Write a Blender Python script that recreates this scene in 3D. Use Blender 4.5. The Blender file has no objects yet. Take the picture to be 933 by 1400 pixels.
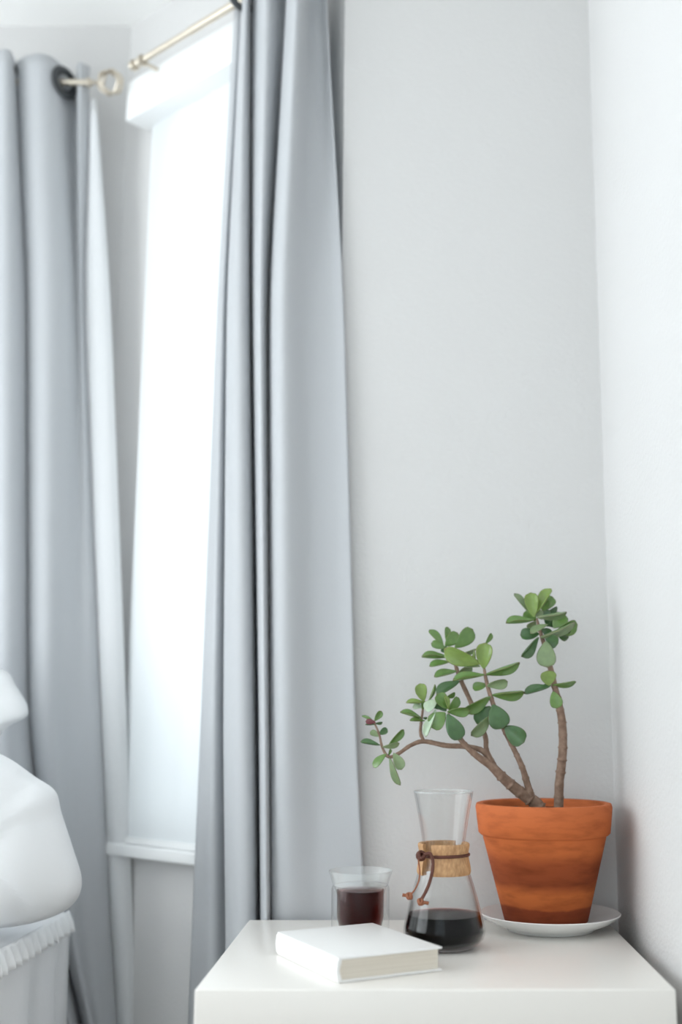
import bpy, bmesh, math, random
import numpy as np
from mathutils import Vector, Matrix, noise

S = bpy.context.scene
COL = S.collection
random.seed(7)

# ------------------------------------------------------------------ camera
FPX = 1530.0                    # focal length in pixels of the 933x1400 frame
PX0, PY0 = 554.0, 700.0         # principal point
PITCH = math.atan(285.0 / FPX)
TABLE_Z = 0.60
NEAR_Y = -2.4
CZ = TABLE_Z + 0.3027
cam_d = bpy.data.cameras.new('camera')
cam = bpy.data.objects.new('camera', cam_d)
COL.objects.link(cam)
cam.location = (0, 0, CZ)
cam.rotation_euler = (math.pi / 2 + PITCH, 0, 0)
cam_d.sensor_width = 36
cam_d.lens = FPX / 1400 * 36
cam_d.shift_x = -(PX0 - 466.5) / 1400
cam_d.clip_start = 0.02
cam_d.dof.use_dof = True
cam_d.dof.focus_distance = 1.58
cam_d.dof.aperture_fstop = 1.9
S.camera = cam

# ------------------------------------------------------------------ world, daylight, exposure
w = bpy.data.worlds.new('overcast_sky')
S.world = w
w.use_nodes = True
bgn = w.node_tree.nodes['Background']
bgn.inputs[0].default_value = (0.86, 0.94, 1.0, 1)
bgn.inputs[1].default_value = 1.45


def window_light(name, loc, rot, sx, sy, power, color):
    d = bpy.data.lights.new(name, 'AREA')
    d.shape = 'RECTANGLE'
    d.size, d.size_y = sx, sy
    d.energy = power
    d.color = color
    o = bpy.data.objects.new(name, d)
    o.location = loc
    o.rotation_euler = rot
    COL.objects.link(o)
    return o


# daylight entering by the windows outside the picture: left wall, left bay wall, wall behind the camera
COOL = (0.95, 0.98, 1.0)
window_light('daylight_window_3', (-2.52, 0.65, 1.12), (0, math.radians(-90), 0), 2.0, 1.7, 33, COOL)
window_light('daylight_window_4', (-2.22, 2.045, 1.43), (math.radians(90), 0, math.radians(180 - 145.5)), 0.42, 1.4, 24, COOL)
window_light('daylight_window_5', (-1.05, NEAR_Y + 0.08, 1.12), (math.radians(90), 0, math.radians(180)), 2.1, 2.0, 44, (0.975, 0.99, 1.0))
S.view_settings.view_transform = 'Standard'
S.view_settings.look = 'None'
S.view_settings.gamma = 1
S.view_settings.exposure = 0.36
S.view_settings.use_curve_mapping = False
S.cycles.max_bounces = 14
S.cycles.diffuse_bounces = 6
S.cycles.transparent_max_bounces = 24
S.cycles.transmission_bounces = 12
S.cycles.use_denoising = True


# ------------------------------------------------------------------ pixel <-> place
def ray(x, y):
    u = (x - PX0) / FPX
    v = (PY0 - y) / FPX
    return u, math.cos(PITCH) - v * math.sin(PITCH), math.sin(PITCH) + v * math.cos(PITCH)


def P(x, y, Y):
    u, dy, dz = ray(x, y)
    t = Y / dy
    return Vector((u * t, Y, CZ + dz * t))


def zof(y, Y):
    return P(PX0, y, Y).z


def mpp(y, Y):          # metres per pixel at that depth and row
    return Y / ray(PX0, y)[1] / FPX


# ------------------------------------------------------------------ materials
def nodes_of(name):
    m = bpy.data.materials.new(name)
    m.use_nodes = True
    nt = m.node_tree
    return m, nt, nt.nodes['Principled BSDF'], nt.nodes['Material Output']


def mat(name, col, rough=0.5, spec=0.5, var=0.0, vscale=8, bump=0.0, bscale=200, metal=0.0, sheen=0.0,
        transl=0.0, sub=0.0, coat=0.0):
    m, nt, b, out = nodes_of(name)
    b.inputs['Base Color'].default_value = (*col, 1)
    b.inputs['Roughness'].default_value = rough
    b.inputs['Specular IOR Level'].default_value = spec
    b.inputs['Metallic'].default_value = metal
    b.inputs['Sheen Weight'].default_value = sheen
    b.inputs['Coat Weight'].default_value = coat
    if sub:
        b.inputs['Subsurface Weight'].default_value = sub
        b.inputs['Subsurface Scale'].default_value = 0.004
    tc = nt.nodes.new('ShaderNodeTexCoord')
    if var:
        n = nt.nodes.new('ShaderNodeTexNoise')
        n.inputs['Scale'].default_value = vscale
        n.inputs['Detail'].default_value = 5
        nt.links.new(tc.outputs['Object'], n.inputs['Vector'])
        mx = nt.nodes.new('ShaderNodeMix')
        mx.data_type = 'RGBA'
        mx.inputs['A'].default_value = (*[c * (1 - var) for c in col], 1)
        mx.inputs['B'].default_value = (*[min(1, c * (1 + var)) for c in col], 1)
        nt.links.new(n.outputs['Fac'], mx.inputs['Factor'])
        nt.links.new(mx.outputs['Result'], b.inputs['Base Color'])
    if bump:
        n2 = nt.nodes.new('ShaderNodeTexNoise')
        n2.inputs['Scale'].default_value = bscale
        n2.inputs['Detail'].default_value = 3
        nt.links.new(tc.outputs['Object'], n2.inputs['Vector'])
        bp = nt.nodes.new('ShaderNodeBump')
        bp.inputs['Strength'].default_value = bump
        bp.inputs['Distance'].default_value = 0.002
        nt.links.new(n2.outputs['Fac'], bp.inputs['Height'])
        nt.links.new(bp.outputs['Normal'], b.inputs['Normal'])
    if transl:
        tr = nt.nodes.new('ShaderNodeBsdfTranslucent')
        tr.inputs[0].default_value = (*col, 1)
        ms = nt.nodes.new('ShaderNodeMixShader')
        ms.inputs[0].default_value = transl
        nt.links.new(b.outputs[0], ms.inputs[1])
        nt.links.new(tr.outputs[0], ms.inputs[2])
        nt.links.new(ms.outputs[0], out.inputs['Surface'])
    return m


def glass_thin(name, tint=(0.99, 0.995, 0.993), ior=1.45, rough=0.0):
    m, nt, b, out = nodes_of(name)
    nt.nodes.remove(b)
    t = nt.nodes.new('ShaderNodeBsdfTransparent')
    t.inputs[0].default_value = (*tint, 1)
    g = nt.nodes.new('ShaderNodeBsdfGlossy')
    g.inputs['Roughness'].default_value = rough
    lw = nt.nodes.new('ShaderNodeLayerWeight')
    lw.inputs[0].default_value = 0.5
    pw = nt.nodes.new('ShaderNodeMath')
    pw.operation = 'POWER'
    pw.inputs[1].default_value = 3.0
    nt.links.new(lw.outputs['Facing'], pw.inputs[0])
    fr = nt.nodes.new('ShaderNodeMath')
    fr.operation = 'MULTIPLY_ADD'
    fr.inputs[1].default_value = 0.8
    fr.inputs[2].default_value = 0.4 * ((ior - 1) / (ior + 1)) ** 2
    nt.links.new(pw.outputs[0], fr.inputs[0])
    mx = nt.nodes.new('ShaderNodeMixShader')
    nt.links.new(fr.outputs[0], mx.inputs[0])
    nt.links.new(t.outputs[0], mx.inputs[1])
    nt.links.new(g.outputs[0], mx.inputs[2])
    nt.links.new(mx.outputs[0], out.inputs['Surface'])
    return m


def coffee_mat(name, density):
    m, nt, b, out = nodes_of(name)
    nt.nodes.remove(b)
    g = nt.nodes.new('ShaderNodeBsdfGlass')
    g.inputs['IOR'].default_value = 1.07
    g.inputs['Roughness'].default_value = 0.0
    va = nt.nodes.new('ShaderNodeVolumeAbsorption')
    va.inputs[0].default_value = (0.55, 0.10, 0.05, 1)
    va.inputs[1].default_value = density
    nt.links.new(g.outputs[0], out.inputs['Surface'])
    nt.links.new(va.outputs[0], out.inputs['Volume'])
    return m


M = {}
M['wall'] = mat('white_wall_paint', (0.665, 0.66, 0.655), 0.75, 0.2, var=0.015, vscale=3, bump=0.5, bscale=170)
M['ceiling'] = mat('ceiling_paint', (0.89, 0.89, 0.88), 0.9, 0.1, bump=0.1, bscale=120)
M['trim'] = mat('white_gloss_trim', (0.88, 0.89, 0.89), 0.4, 0.4)
M['floor'] = mat('pale_carpet', (0.62, 0.585, 0.54), 0.95, 0.05, var=0.06, vscale=40, bump=0.6, bscale=300)
M['blind'] = mat('blind_fabric', (0.86, 0.88, 0.89), 0.8, 0.1, transl=0.30)
M['lining'] = mat('white_lining', (0.90, 0.91, 0.92), 0.8, 0.1, transl=0.35, bump=0.05, bscale=600)
M['brass'] = mat('brushed_nickel', (0.62, 0.56, 0.47), 0.32, 0.5, metal=0.85)
M['grommet'] = mat('dark_grommet_metal', (0.06, 0.065, 0.07), 0.3, 0.5, metal=0.6)
M['lacquer'] = mat('white_lacquer', (0.865, 0.835, 0.79), 0.28, 0.45, var=0.01, vscale=2)
M['shadow_gap'] = mat('dark_recess', (0.08, 0.08, 0.085), 0.8, 0.1)
M['linen'] = mat('white_cotton', (0.88, 0.89, 0.90), 0.85, 0.1, bump=0.15, bscale=90, sheen=0.1)
M['quilt'] = mat('white_quilt', (0.88, 0.885, 0.90), 0.85, 0.1, bump=0.5, bscale=45, sheen=0.1)
M['cover'] = mat('white_book_cover', (0.88, 0.875, 0.86), 0.45, 0.4, bump=0.04, bscale=400)
M['porcelain'] = mat('white_porcelain', (0.84, 0.85, 0.84), 0.16, 0.5)
M['soil'] = mat('potting_soil', (0.045, 0.030, 0.022), 0.95, 0.1, var=0.5, vscale=150, bump=1.0, bscale=120)
M['leather'] = mat('brown_leather', (0.115, 0.040, 0.026), 0.55, 0.35, var=0.3, vscale=120, bump=0.3, bscale=500)
M['leather_cut'] = mat('cut_leather', (0.30, 0.115, 0.06), 0.65, 0.3, var=0.3, vscale=160)
M['glass'] = glass_thin('clear_glass')
M['pane'] = glass_thin('window_glass', (0.96, 0.98, 0.98), 1.3)
M['whitish'] = glass_thin('whitish_glass')
_nt = M['whitish'].node_tree
_d = _nt.nodes.new('ShaderNodeBsdfDiffuse')
_d.inputs[0].default_value = (0.85, 0.88, 0.88, 1)
_m = _nt.nodes.new('ShaderNodeMixShader')
_m.inputs[0].default_value = 0.13  # share of white diffuse mixed into the rim glass
_out = _nt.nodes['Material Output']
_nt.links.new(_out.inputs['Surface'].links[0].from_socket, _m.inputs[1])
_nt.links.new(_d.outputs[0], _m.inputs[2])
_nt.links.new(_m.outputs[0], _out.inputs['Surface'])
M['carafe_glass'] = M['whitish'].copy()
M['carafe_glass'].name = 'carafe_glass'
M['carafe_glass'].node_tree.nodes[_m.name].inputs[0].default_value = 0.0
M['coffee'] = coffee_mat('black_coffee', 260)
M['tea'] = coffee_mat('dark_coffee_in_glass', 105)


def fabric_mat():
    m, nt, b, out = nodes_of('grey_blue_curtain_fabric')
    b.inputs['Roughness'].default_value = 0.55
    b.inputs['Specular IOR Level'].default_value = 0.35
    b.inputs['Sheen Weight'].default_value = 0.25
    tc = nt.nodes.new('ShaderNodeTexCoord')
    wv = nt.nodes.new('ShaderNodeTexNoise')
    wv.inputs['Scale'].default_value = 900
    wv.inputs['Detail'].default_value = 2
    nt.links.new(tc.outputs['Object'], wv.inputs['Vector'])
    mx = nt.nodes.new('ShaderNodeMix')
    mx.data_type = 'RGBA'
    mx.inputs['A'].default_value = (0.535, 0.55, 0.57, 1)
    mx.inputs['B'].default_value = (0.615, 0.63, 0.65, 1)
    nt.links.new(wv.outputs['Fac'], mx.inputs['Factor'])
    nt.links.new(mx.outputs['Result'], b.inputs['Base Color'])
    bp = nt.nodes.new('ShaderNodeBump')
    bp.inputs['Strength'].default_value = 0.12
    bp.inputs['Distance'].default_value = 0.001
    nt.links.new(wv.outputs['Fac'], bp.inputs['Height'])
    nt.links.new(bp.outputs['Normal'], b.inputs['Normal'])
    tr = nt.nodes.new('ShaderNodeBsdfTranslucent')
    tr.inputs[0].default_value = (0.50, 0.56, 0.63, 1)
    ms = nt.nodes.new('ShaderNodeMixShader')
    ms.inputs[0].default_value = 0.19
    nt.links.new(b.outputs[0], ms.inputs[1])
    nt.links.new(tr.outputs[0], ms.inputs[2])
    nt.links.new(ms.outputs[0], out.inputs['Surface'])
    return m


M['curtain'] = fabric_mat()


def ramp(nt, stops):
    r = nt.nodes.new('ShaderNodeValToRGB')
    el = r.color_ramp.elements
    while len(el) < len(stops):
        el.new(0.5)
    for e, (p, c) in zip(el, stops):
        e.position = p
        e.color = (*c, 1)
    return r


def terracotta_mat(z0, z1):
    m, nt, b, out = nodes_of('weathered_terracotta')
    b.inputs['Roughness'].default_value = 0.8
    b.inputs['Specular IOR Level'].default_value = 0.2
    ge = nt.nodes.new('ShaderNodeNewGeometry')
    sep = nt.nodes.new('ShaderNodeSeparateXYZ')
    nt.links.new(ge.outputs['Position'], sep.inputs[0])
    mr = nt.nodes.new('ShaderNodeMapRange')
    mr.inputs['From Min'].default_value = z0
    mr.inputs['From Max'].default_value = z1
    nt.links.new(sep.outputs['Z'], mr.inputs['Value'])
    n = nt.nodes.new('ShaderNodeTexNoise')
    n.inputs['Scale'].default_value = 22
    n.inputs['Detail'].default_value = 6
    nt.links.new(ge.outputs['Position'], n.inputs['Vector'])
    ad = nt.nodes.new('ShaderNodeMath')
    ad.operation = 'MULTIPLY_ADD'
    ad.inputs[1].default_value = 0.07
    nt.links.new(n.outputs['Fac'], ad.inputs[0])
    nt.links.new(mr.outputs[0], ad.inputs[2])
    su = nt.nodes.new('ShaderNodeMath')
    su.operation = 'SUBTRACT'
    su.inputs[1].default_value = 0.035
    nt.links.new(ad.outputs[0], su.inputs[0])
    r = ramp(nt, [(0.0, (0.165, 0.042, 0.018)), (0.145, (0.185, 0.048, 0.021)), (0.165, (0.37, 0.115, 0.040)),
                  (0.27, (0.42, 0.135, 0.046)), (0.36, (0.22, 0.060, 0.025)), (0.52, (0.26, 0.072, 0.029)),
                  (0.62, (0.43, 0.135, 0.050)), (0.80, (0.45, 0.140, 0.054)), (1.0, (0.44, 0.145, 0.064))])
    for e_ in r.color_ramp.elements:
        e_.color = (e_.color[0] * 1.3, e_.color[1] * 1.08, e_.color[2] * 0.85, 1)
    nt.links.new(su.outputs[0], r.inputs[0])
    n2 = nt.nodes.new('ShaderNodeTexNoise')
    n2.inputs['Scale'].default_value = 60
    n2.inputs['Detail'].default_value = 8
    mp = nt.nodes.new('ShaderNodeMapping')
    mp.inputs['Scale'].default_value = (0.35, 0.35, 1.4)
    nt.links.new(ge.outputs['Position'], mp.inputs['Vector'])
    nt.links.new(mp.outputs[0], n2.inputs['Vector'])
    r2 = ramp(nt, [(0.3, (0.62, 0.58, 0.55)), (0.55, (1, 1, 1)), (0.8, (1.0, 1.0, 1.0))])
    nt.links.new(n2.outputs['Fac'], r2.inputs[0])
    mx = nt.nodes.new('ShaderNodeMix')
    mx.data_type = 'RGBA'
    mx.blend_type = 'MULTIPLY'
    mx.inputs['Factor'].default_value = 0.75
    nt.links.new(r.outputs[0], mx.inputs['A'])
    nt.links.new(r2.outputs[0], mx.inputs['B'])
    nt.links.new(mx.outputs['Result'], b.inputs['Base Color'])
    bp = nt.nodes.new('ShaderNodeBump')
    bp.inputs['Strength'].default_value = 0.25
    bp.inputs['Distance'].default_value = 0.001
    nt.links.new(n2.outputs['Fac'], bp.inputs['Height'])
    nt.links.new(bp.outputs['Normal'], b.inputs['Normal'])
    return m


def wood_mat():
    m, nt, b, out = nodes_of('light_beech_wood')
    b.inputs['Roughness'].default_value = 0.5
    ge = nt.nodes.new('ShaderNodeNewGeometry')
    mp = nt.nodes.new('ShaderNodeMapping')
    mp.inputs['Scale'].default_value = (1, 1, 0.35)
    nt.links.new(ge.outputs['Position'], mp.inputs['Vector'])
    n = nt.nodes.new('ShaderNodeTexNoise')
    n.inputs['Scale'].default_value = 320
    n.inputs['Detail'].default_value = 4
    nt.links.new(mp.outputs[0], n.inputs['Vector'])
    r = ramp(nt, [(0.3, (0.40, 0.205, 0.085)), (0.7, (0.62, 0.37, 0.185))])
    nt.links.new(n.outputs['Fac'], r.inputs[0])
    nt.links.new(r.outputs[0], b.inputs['Base Color'])
    return m


M['wood'] = wood_mat()


def bark_mat():
    m, nt, b, out = nodes_of('jade_bark')
    b.inputs['Roughness'].default_value = 0.75
    ge = nt.nodes.new('ShaderNodeNewGeometry')
    n = nt.nodes.new('ShaderNodeTexNoise')
    n.inputs['Scale'].default_value = 110
    n.inputs['Detail'].default_value = 6
    nt.links.new(ge.outputs['Position'], n.inputs['Vector'])
    r = ramp(nt, [(0.25, (0.15, 0.09, 0.06)), (0.5, (0.235, 0.15, 0.105)), (0.78, (0.34, 0.24, 0.18))])
    nt.links.new(n.outputs['Fac'], r.inputs[0])
    nt.links.new(r.outputs[0], b.inputs['Base Color'])
    bp = nt.nodes.new('ShaderNodeBump')
    bp.inputs['Strength'].default_value = 0.5
    bp.inputs['Distance'].default_value = 0.002
    nt.links.new(n.outputs['Fac'], bp.inputs['Height'])
    nt.links.new(bp.outputs['Normal'], b.inputs['Normal'])
    return m


M['bark'] = bark_mat()


def leaf_mat(name, col, rim, rough=0.26):
    m, nt, b, out = nodes_of(name)
    b.inputs['Roughness'].default_value = rough
    b.inputs['Specular IOR Level'].default_value = 0.6
    b.inputs['Subsurface Weight'].default_value = 0.12
    b.inputs['Subsurface Scale'].default_value = 0.003
    at = nt.nodes.new('ShaderNodeAttribute')
    at.attribute_name = 'margin'
    n = nt.nodes.new('ShaderNodeTexNoise')
    tc = nt.nodes.new('ShaderNodeTexCoord')
    nt.links.new(tc.outputs['Object'], n.inputs['Vector'])
    n.inputs['Scale'].default_value = 4
    n.inputs['Detail'].default_value = 6
    v = nt.nodes.new('ShaderNodeMix')
    v.data_type = 'RGBA'
    v.inputs['A'].default_value = (*[c * 0.95 for c in col], 1)
    v.inputs['B'].default_value = (*[c * 1.6 for c in col], 1)
    nt.links.new(n.outputs['Fac'], v.inputs['Factor'])
    mx = nt.nodes.new('ShaderNodeMix')
    mx.data_type = 'RGBA'
    mx.inputs['B'].default_value = (*rim, 1)
    nt.links.new(v.outputs['Result'], mx.inputs['A'])
    nt.links.new(at.outputs['Fac'], mx.inputs['Factor'])
    nt.links.new(mx.outputs['Result'], b.inputs['Base Color'])
    return m


LM = {
    'b': leaf_mat('leaf_bright', (0.150, 0.225, 0.052), (0.19, 0.18, 0.06)),
    'm': leaf_mat('leaf_green', (0.100, 0.185, 0.048), (0.15, 0.14, 0.05)),
    'd': leaf_mat('leaf_dark', (0.048, 0.108, 0.038), (0.085, 0.10, 0.04)),
    'g': leaf_mat('leaf_grey_green', (0.150, 0.210, 0.100), (0.15, 0.13, 0.07), 0.38),
    's': leaf_mat('leaf_silvery', (0.30, 0.38, 0.27), (0.25, 0.28, 0.18), 0.3),
    'r': leaf_mat('leaf_red', (0.115, 0.022, 0.028), (0.09, 0.02, 0.02)),
}

# ------------------------------------------------------------------ object helpers
WT = {}     # world translation of every object we made


def empty(name, loc, label=None, cat=None, group=None, kind=None, parent=None):
    o = bpy.data.objects.new(name, None)
    COL.objects.link(o)
    o.empty_display_size = 0.05
    place(o, Vector(loc), parent)
    tag(o, label, cat, group, kind)
    return o


def tag(o, label=None, cat=None, group=None, kind=None):
    if label: o['label'] = label
    if cat: o['category'] = cat
    if group: o['group'] = group
    if kind: o['kind'] = kind
    return o


def place(o, loc, parent):
    o.location = loc
    WT[o] = Vector(loc)
    if parent is not None:
        o.parent = parent
        o.matrix_parent_inverse = Matrix.Translation(-WT[parent])


def mesh(name, verts, faces, material, parent=None, smooth=True, sharp=None):
    """verts in world metres; the origin goes to the bottom centre"""
    vs = np.array([tuple(v) for v in verts], dtype=float)
    lo, hi = vs.min(0), vs.max(0)
    c = Vector(((lo[0] + hi[0]) / 2, (lo[1] + hi[1]) / 2, lo[2]))
    me = bpy.data.meshes.new(name)
    me.from_pydata([tuple(Vector(v) - c) for v in vs], [], faces)
    me.validate()
    bm = bmesh.new()
    bm.from_mesh(me)
    bmesh.ops.recalc_face_normals(bm, faces=bm.faces)
    bm.to_mesh(me)
    bm.free()
    me.materials.append(material if not isinstance(material, str) else M[material])
    if smooth:
        for p in me.polygons: p.use_smooth = True
        if sharp: me.set_sharp_from_angle(angle=math.radians(sharp))
    o = bpy.data.objects.new(name, me)
    COL.objects.link(o)
    place(o, c, parent)
    return o


class B:
    """collects geometry of one piece"""
    def __init__(s): s.v, s.f = [], []

    def add(s, v, f):
        n = len(s.v)
        s.v += [Vector(q) for q in v]
        s.f += [tuple(i + n for i in q) for q in f]
        return s

    def box(s, lo, hi, T=None, bev=0.0):
        bm = bmesh.new()
        bmesh.ops.create_cube(bm, size=1)
        c = [(a + b) / 2 for a, b in zip(lo, hi)]
        d = [b - a for a, b in zip(lo, hi)]
        for v in bm.verts: v.co = Vector([c[i] + v.co[i] * d[i] for i in range(3)])
        if bev:
            bmesh.ops.bevel(bm, geom=list(bm.edges), offset=bev, segments=3, profile=0.5, affect='EDGES')
        bm.verts.index_update()
        v = [(T(q.co) if T else q.co.copy()) for q in bm.verts]
        f = [[q.index for q in p.verts] for p in bm.faces]
        bm.free()
        return s.add(v, f)

    def lathe(s, prof, c=(0, 0, 0), n=64, a0=0.0, a1=None, dent=None, closed=False):
        """prof [(r, z)] world z; open or closed profile"""
        full = a1 is None
        k = n if full else n + 1
        v, f = [], []
        m = len(prof)
        for i in range(k):
            a = a0 + (2 * math.pi * i / n if full else (a1 - a0) * i / n)
            for r, z in prof:
                rr = r * (dent(a, z) if dent else 1)
                v.append((c[0] + rr * math.sin(a), c[1] - rr * math.cos(a), z))   # a=0 faces -Y
        for i in range(n):
            j = (i + 1) % k
            for q in range(m if closed else m - 1):
                q2 = (q + 1) % m
                f.append((i * m + q, j * m + q, j * m + q2, i * m + q2))
        if not full and closed:
            f.append(tuple(range(m)))
            f.append(tuple((k - 1) * m + q for q in range(m)))
        return s.add(v, f)

    def tube(s, pts, rad, n=14, flat=1.0, cap=True, side=None):
        pts = [Vector(p) for p in pts]
        if not hasattr(rad, '__len__'): rad = [rad] * len(pts)
        v, f = [], []
        up = None
        for i, p in enumerate(pts):
            t = (pts[min(i + 1, len(pts) - 1)] - pts[max(i - 1, 0)]).normalized()
            if up is None:
                up = Vector(side) if side else (Vector((0, 0, 1)) if abs(t.z) < 0.9 else Vector((0, 1, 0)))
            up = (up - t * up.dot(t)).normalized()
            b = t.cross(up)
            for k in range(n):
                a = 2 * math.pi * k / n
                v.append(p + (up * math.cos(a) + b * math.sin(a) * flat) * rad[i])
        for i in range(len(pts) - 1):
            for k in range(n):
                k2 = (k + 1) % n
                f.append((i * n + k, i * n + k2, (i + 1) * n + k2, (i + 1) * n + k))
        if cap:
            f.append(tuple(range(n)))
            f.append(tuple((len(pts) - 1) * n + k for k in range(n)))
        return s.add(v, f)

    def torus(s, c, axis, R, r, n=32, m=10, flat=1.0):
        axis = Vector(axis).normalized()
        e1 = axis.orthogonal().normalized()
        e2 = axis.cross(e1)
        v, f = [], []
        for i in range(n):
            a = 2 * math.pi * i / n
            d = e1 * math.cos(a) + e2 * math.sin(a)
            for k in range(m):
                q = 2 * math.pi * k / m
                v.append(Vector(c) + d * (R + r * math.cos(q)) + axis * (r * flat * math.sin(q)))
        for i in range(n):
            for k in range(m):
                i2, k2 = (i + 1) % n, (k + 1) % m
                f.append((i * m + k, i2 * m + k, i2 * m + k2, i * m + k2))
        return s.add(v, f)

    def build(s, name, material, parent=None, smooth=True, sharp=35):
        return mesh(name, s.v, s.f, material, parent, smooth, sharp)


def catmull(pts, per=8):
    pts = [Vector(p) for p in pts]
    out = []
    q = [pts[0] * 2 - pts[1]] + pts + [pts[-1] * 2 - pts[-2]]
    for i in range(1, len(q) - 2):
        for k in range(per):
            t = k / per
            a, b, c, d = q[i - 1], q[i], q[i + 1], q[i + 2]
            out.append(0.5 * ((2 * b) + (c - a) * t + (2 * a - 5 * b + 4 * c - d) * t * t + (3 * b - a - 3 * c + d) * t ** 3))
    out.append(pts[-1])
    return out


# ------------------------------------------------------------------ room plan
WALL_Y = 1.845          # wall behind the nightstand
WALL_X = 0.335          # wall on the right
CEIL = 2.467
LEFT_X = -2.60
cA = Vector((-0.110, WALL_Y))           # outer corner of the bay
cB = Vector((-0.138, 1.905))            # start of the slanted bay wall
cC = Vector((-0.6269, 2.3176))          # inner corner slanted / centre bay wall
cD = Vector((-2.00, 2.3176))
cE = Vector((LEFT_X, 1.905))
aR = (cC - cB).normalized()             # along the slanted wall, away from the camera
nR = Vector((-aR.y, aR.x))              # into the room
if nR.y > 0: nR = -nR
ROD_Z = CZ + 1.352


def wallbox(name, p0, p1, n, th=0.10, holes=(), z0=0.0, z1=CEIL):
    """a wall from p0 to p1 whose room face is the line; n points into the room"""
    a = (p1 - p0).normalized()
    L = (p1 - p0).length
    T = lambda q: Vector((*(p0 + a * q.x - n * q.y), q.z))
    b = B()
    s = 0.0
    for (h0, h1, hz0, hz1) in sorted(holes):
        b.box((s, 0, z0), (h0, th, z1), T)
        b.box((h0, 0, z0), (h1, th, hz0), T)
        b.box((h0, 0, hz1), (h1, th, z1), T)
        s = h1
    b.box((s, 0, z0), (L, th, z1), T)
    o = b.build(name, 'wall', smooth=False)
    return tag(o, kind='structure')


def box_struct(name, lo, hi, m):
    return tag(B().box(lo, hi).build(name, m, smooth=False), kind='structure')


box_struct('floor', (LEFT_X - 0.1, NEAR_Y - 0.1, -0.05), (WALL_X + 0.1, 2.45, 0.0), 'floor')
box_struct('ceiling', (LEFT_X - 0.1, NEAR_Y - 0.1, CEIL), (WALL_X + 0.1, 2.45, CEIL + 0.05), 'ceiling')
V2 = lambda x, y: Vector((x, y))
wallbox('wall_right', V2(WALL_X, NEAR_Y), V2(WALL_X, WALL_Y + 0.1), V2(-1, 0))
# back wall: a prism with the slanted return of the bay corner
b = B()
pl = [(WALL_X, WALL_Y), tuple(cA), tuple(cB), (WALL_X, 1.945)]
b.add([(x, y, z) for z in (0, CEIL) for x, y in pl],
      [(0, 1, 2, 3), (4, 5, 6, 7), (0, 1, 5, 4), (1, 2, 6, 5), (2, 3, 7, 6), (3, 0, 4, 7)])
tag(b.build('wall_back', 'wall', smooth=False), kind='structure')
LR = (cC - cB).length
WIN1 = (0.065, LR - 0.135, 0.672, 2.19)
wallbox('wall_bay_right', cB, cC, nR, holes=[WIN1])
LC = (cD - cC).length
WIN2 = (0.36, LC - 0.20, 0.672, 2.19)
wallbox('wall_bay_center', cC, cD, V2(0, -1), holes=[WIN2])
nL = Vector((-nR.x, nR.y))
nBL = Vector(((cD - cE).y, -(cD - cE).x)).normalized()
WIN4 = (0.13, (cE - cD).length - 0.13, 0.672, 2.19)
wallbox('wall_bay_left', cD, cE, nBL, holes=[WIN4])
WIN3 = (0.40, 2.10, 0.10, 2.15)
wallbox('wall_left', V2(LEFT_X, 1.905), V2(LEFT_X, NEAR_Y), V2(1, 0), holes=[WIN3])
WIN5 = (0.50, 2.60, 0.10, 2.15)
wallbox('wall_near', V2(LEFT_X, NEAR_Y), V2(WALL_X, NEAR_Y), V2(0, 1), holes=[WIN5])


def window(name, p0, p1, n, hole, depth=0.055, sill_out=0.035, rail=True):
    a = (p1 - p0).normalized()
    h0, h1, z0, z1 = hole
    T = lambda q: Vector((*(p0 + a * q.x - n * q.y), q.z))
    e = empty(name, T(Vector(((h0 + h1) / 2, 0, z0))), kind='structure')
    f = 0.035
    g = B()
    g.box((h0, depth - 0.02, z0), (h0 + f, depth + 0.02, z1), T)
    g.box((h1 - f, depth - 0.02, z0), (h1, depth + 0.02, z1), T)
    g.box((h0 + f, depth - 0.02, z1 - f), (h1 - f, depth + 0.02, z1), T)
    g.box((h0 + f, depth - 0.02, z0), (h1 - f, depth + 0.02, z0 + f), T)
    g.build('window_frame', 'trim', e, smooth=False)
    zm = (z0 + z1) / 2
    if rail:
        B().box((h0 + f, depth - 0.015, zm - 0.02), (h1 - f, depth + 0.015, zm + 0.02), T).build('meeting_rail', 'trim', e, smooth=False)
    for q0, q1 in ((z0 + f, zm - 0.02), (zm + 0.02, z1 - f)) if rail else ((z0 + f, z1 - f),):
        B().box((h0 + f, depth - 0.003, q0), (h1 - f, depth + 0.003, q1), T).build('pane', 'pane', e, smooth=False)
    # flat casing around the opening, proud of the wall
    c = 0.028
    for lo, hi in (((h0 - c, -0.008, z0), (h0, 0.004, z1 + c)), ((h1, -0.008, z0), (h1 + c, 0.004, z1 + c)),
                   ((h0, -0.008, z1), (h1, 0.004, z1 + c))):
        B().box(lo, hi, T).build('casing', 'trim', e, smooth=False)
    B().box((h0 - c - 0.012, -sill_out, z0 - 0.022), (h1 + c + 0.012, depth - 0.02, z0), T, bev=0.003).build('window_sill', 'trim', e)
    return e


window('window_1', cB, cC, nR, WIN1, rail=False)
window('window_2', cC, cD, V2(0, -1), WIN2)
window('window_3', V2(LEFT_X, 1.905), V2(LEFT_X, NEAR_Y), V2(1, 0), WIN3)
window('window_4', cD, cE, nBL, WIN4)
window('window_5', V2(LEFT_X, NEAR_Y), V2(WALL_X, NEAR_Y), V2(0, 1), WIN5)


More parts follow.
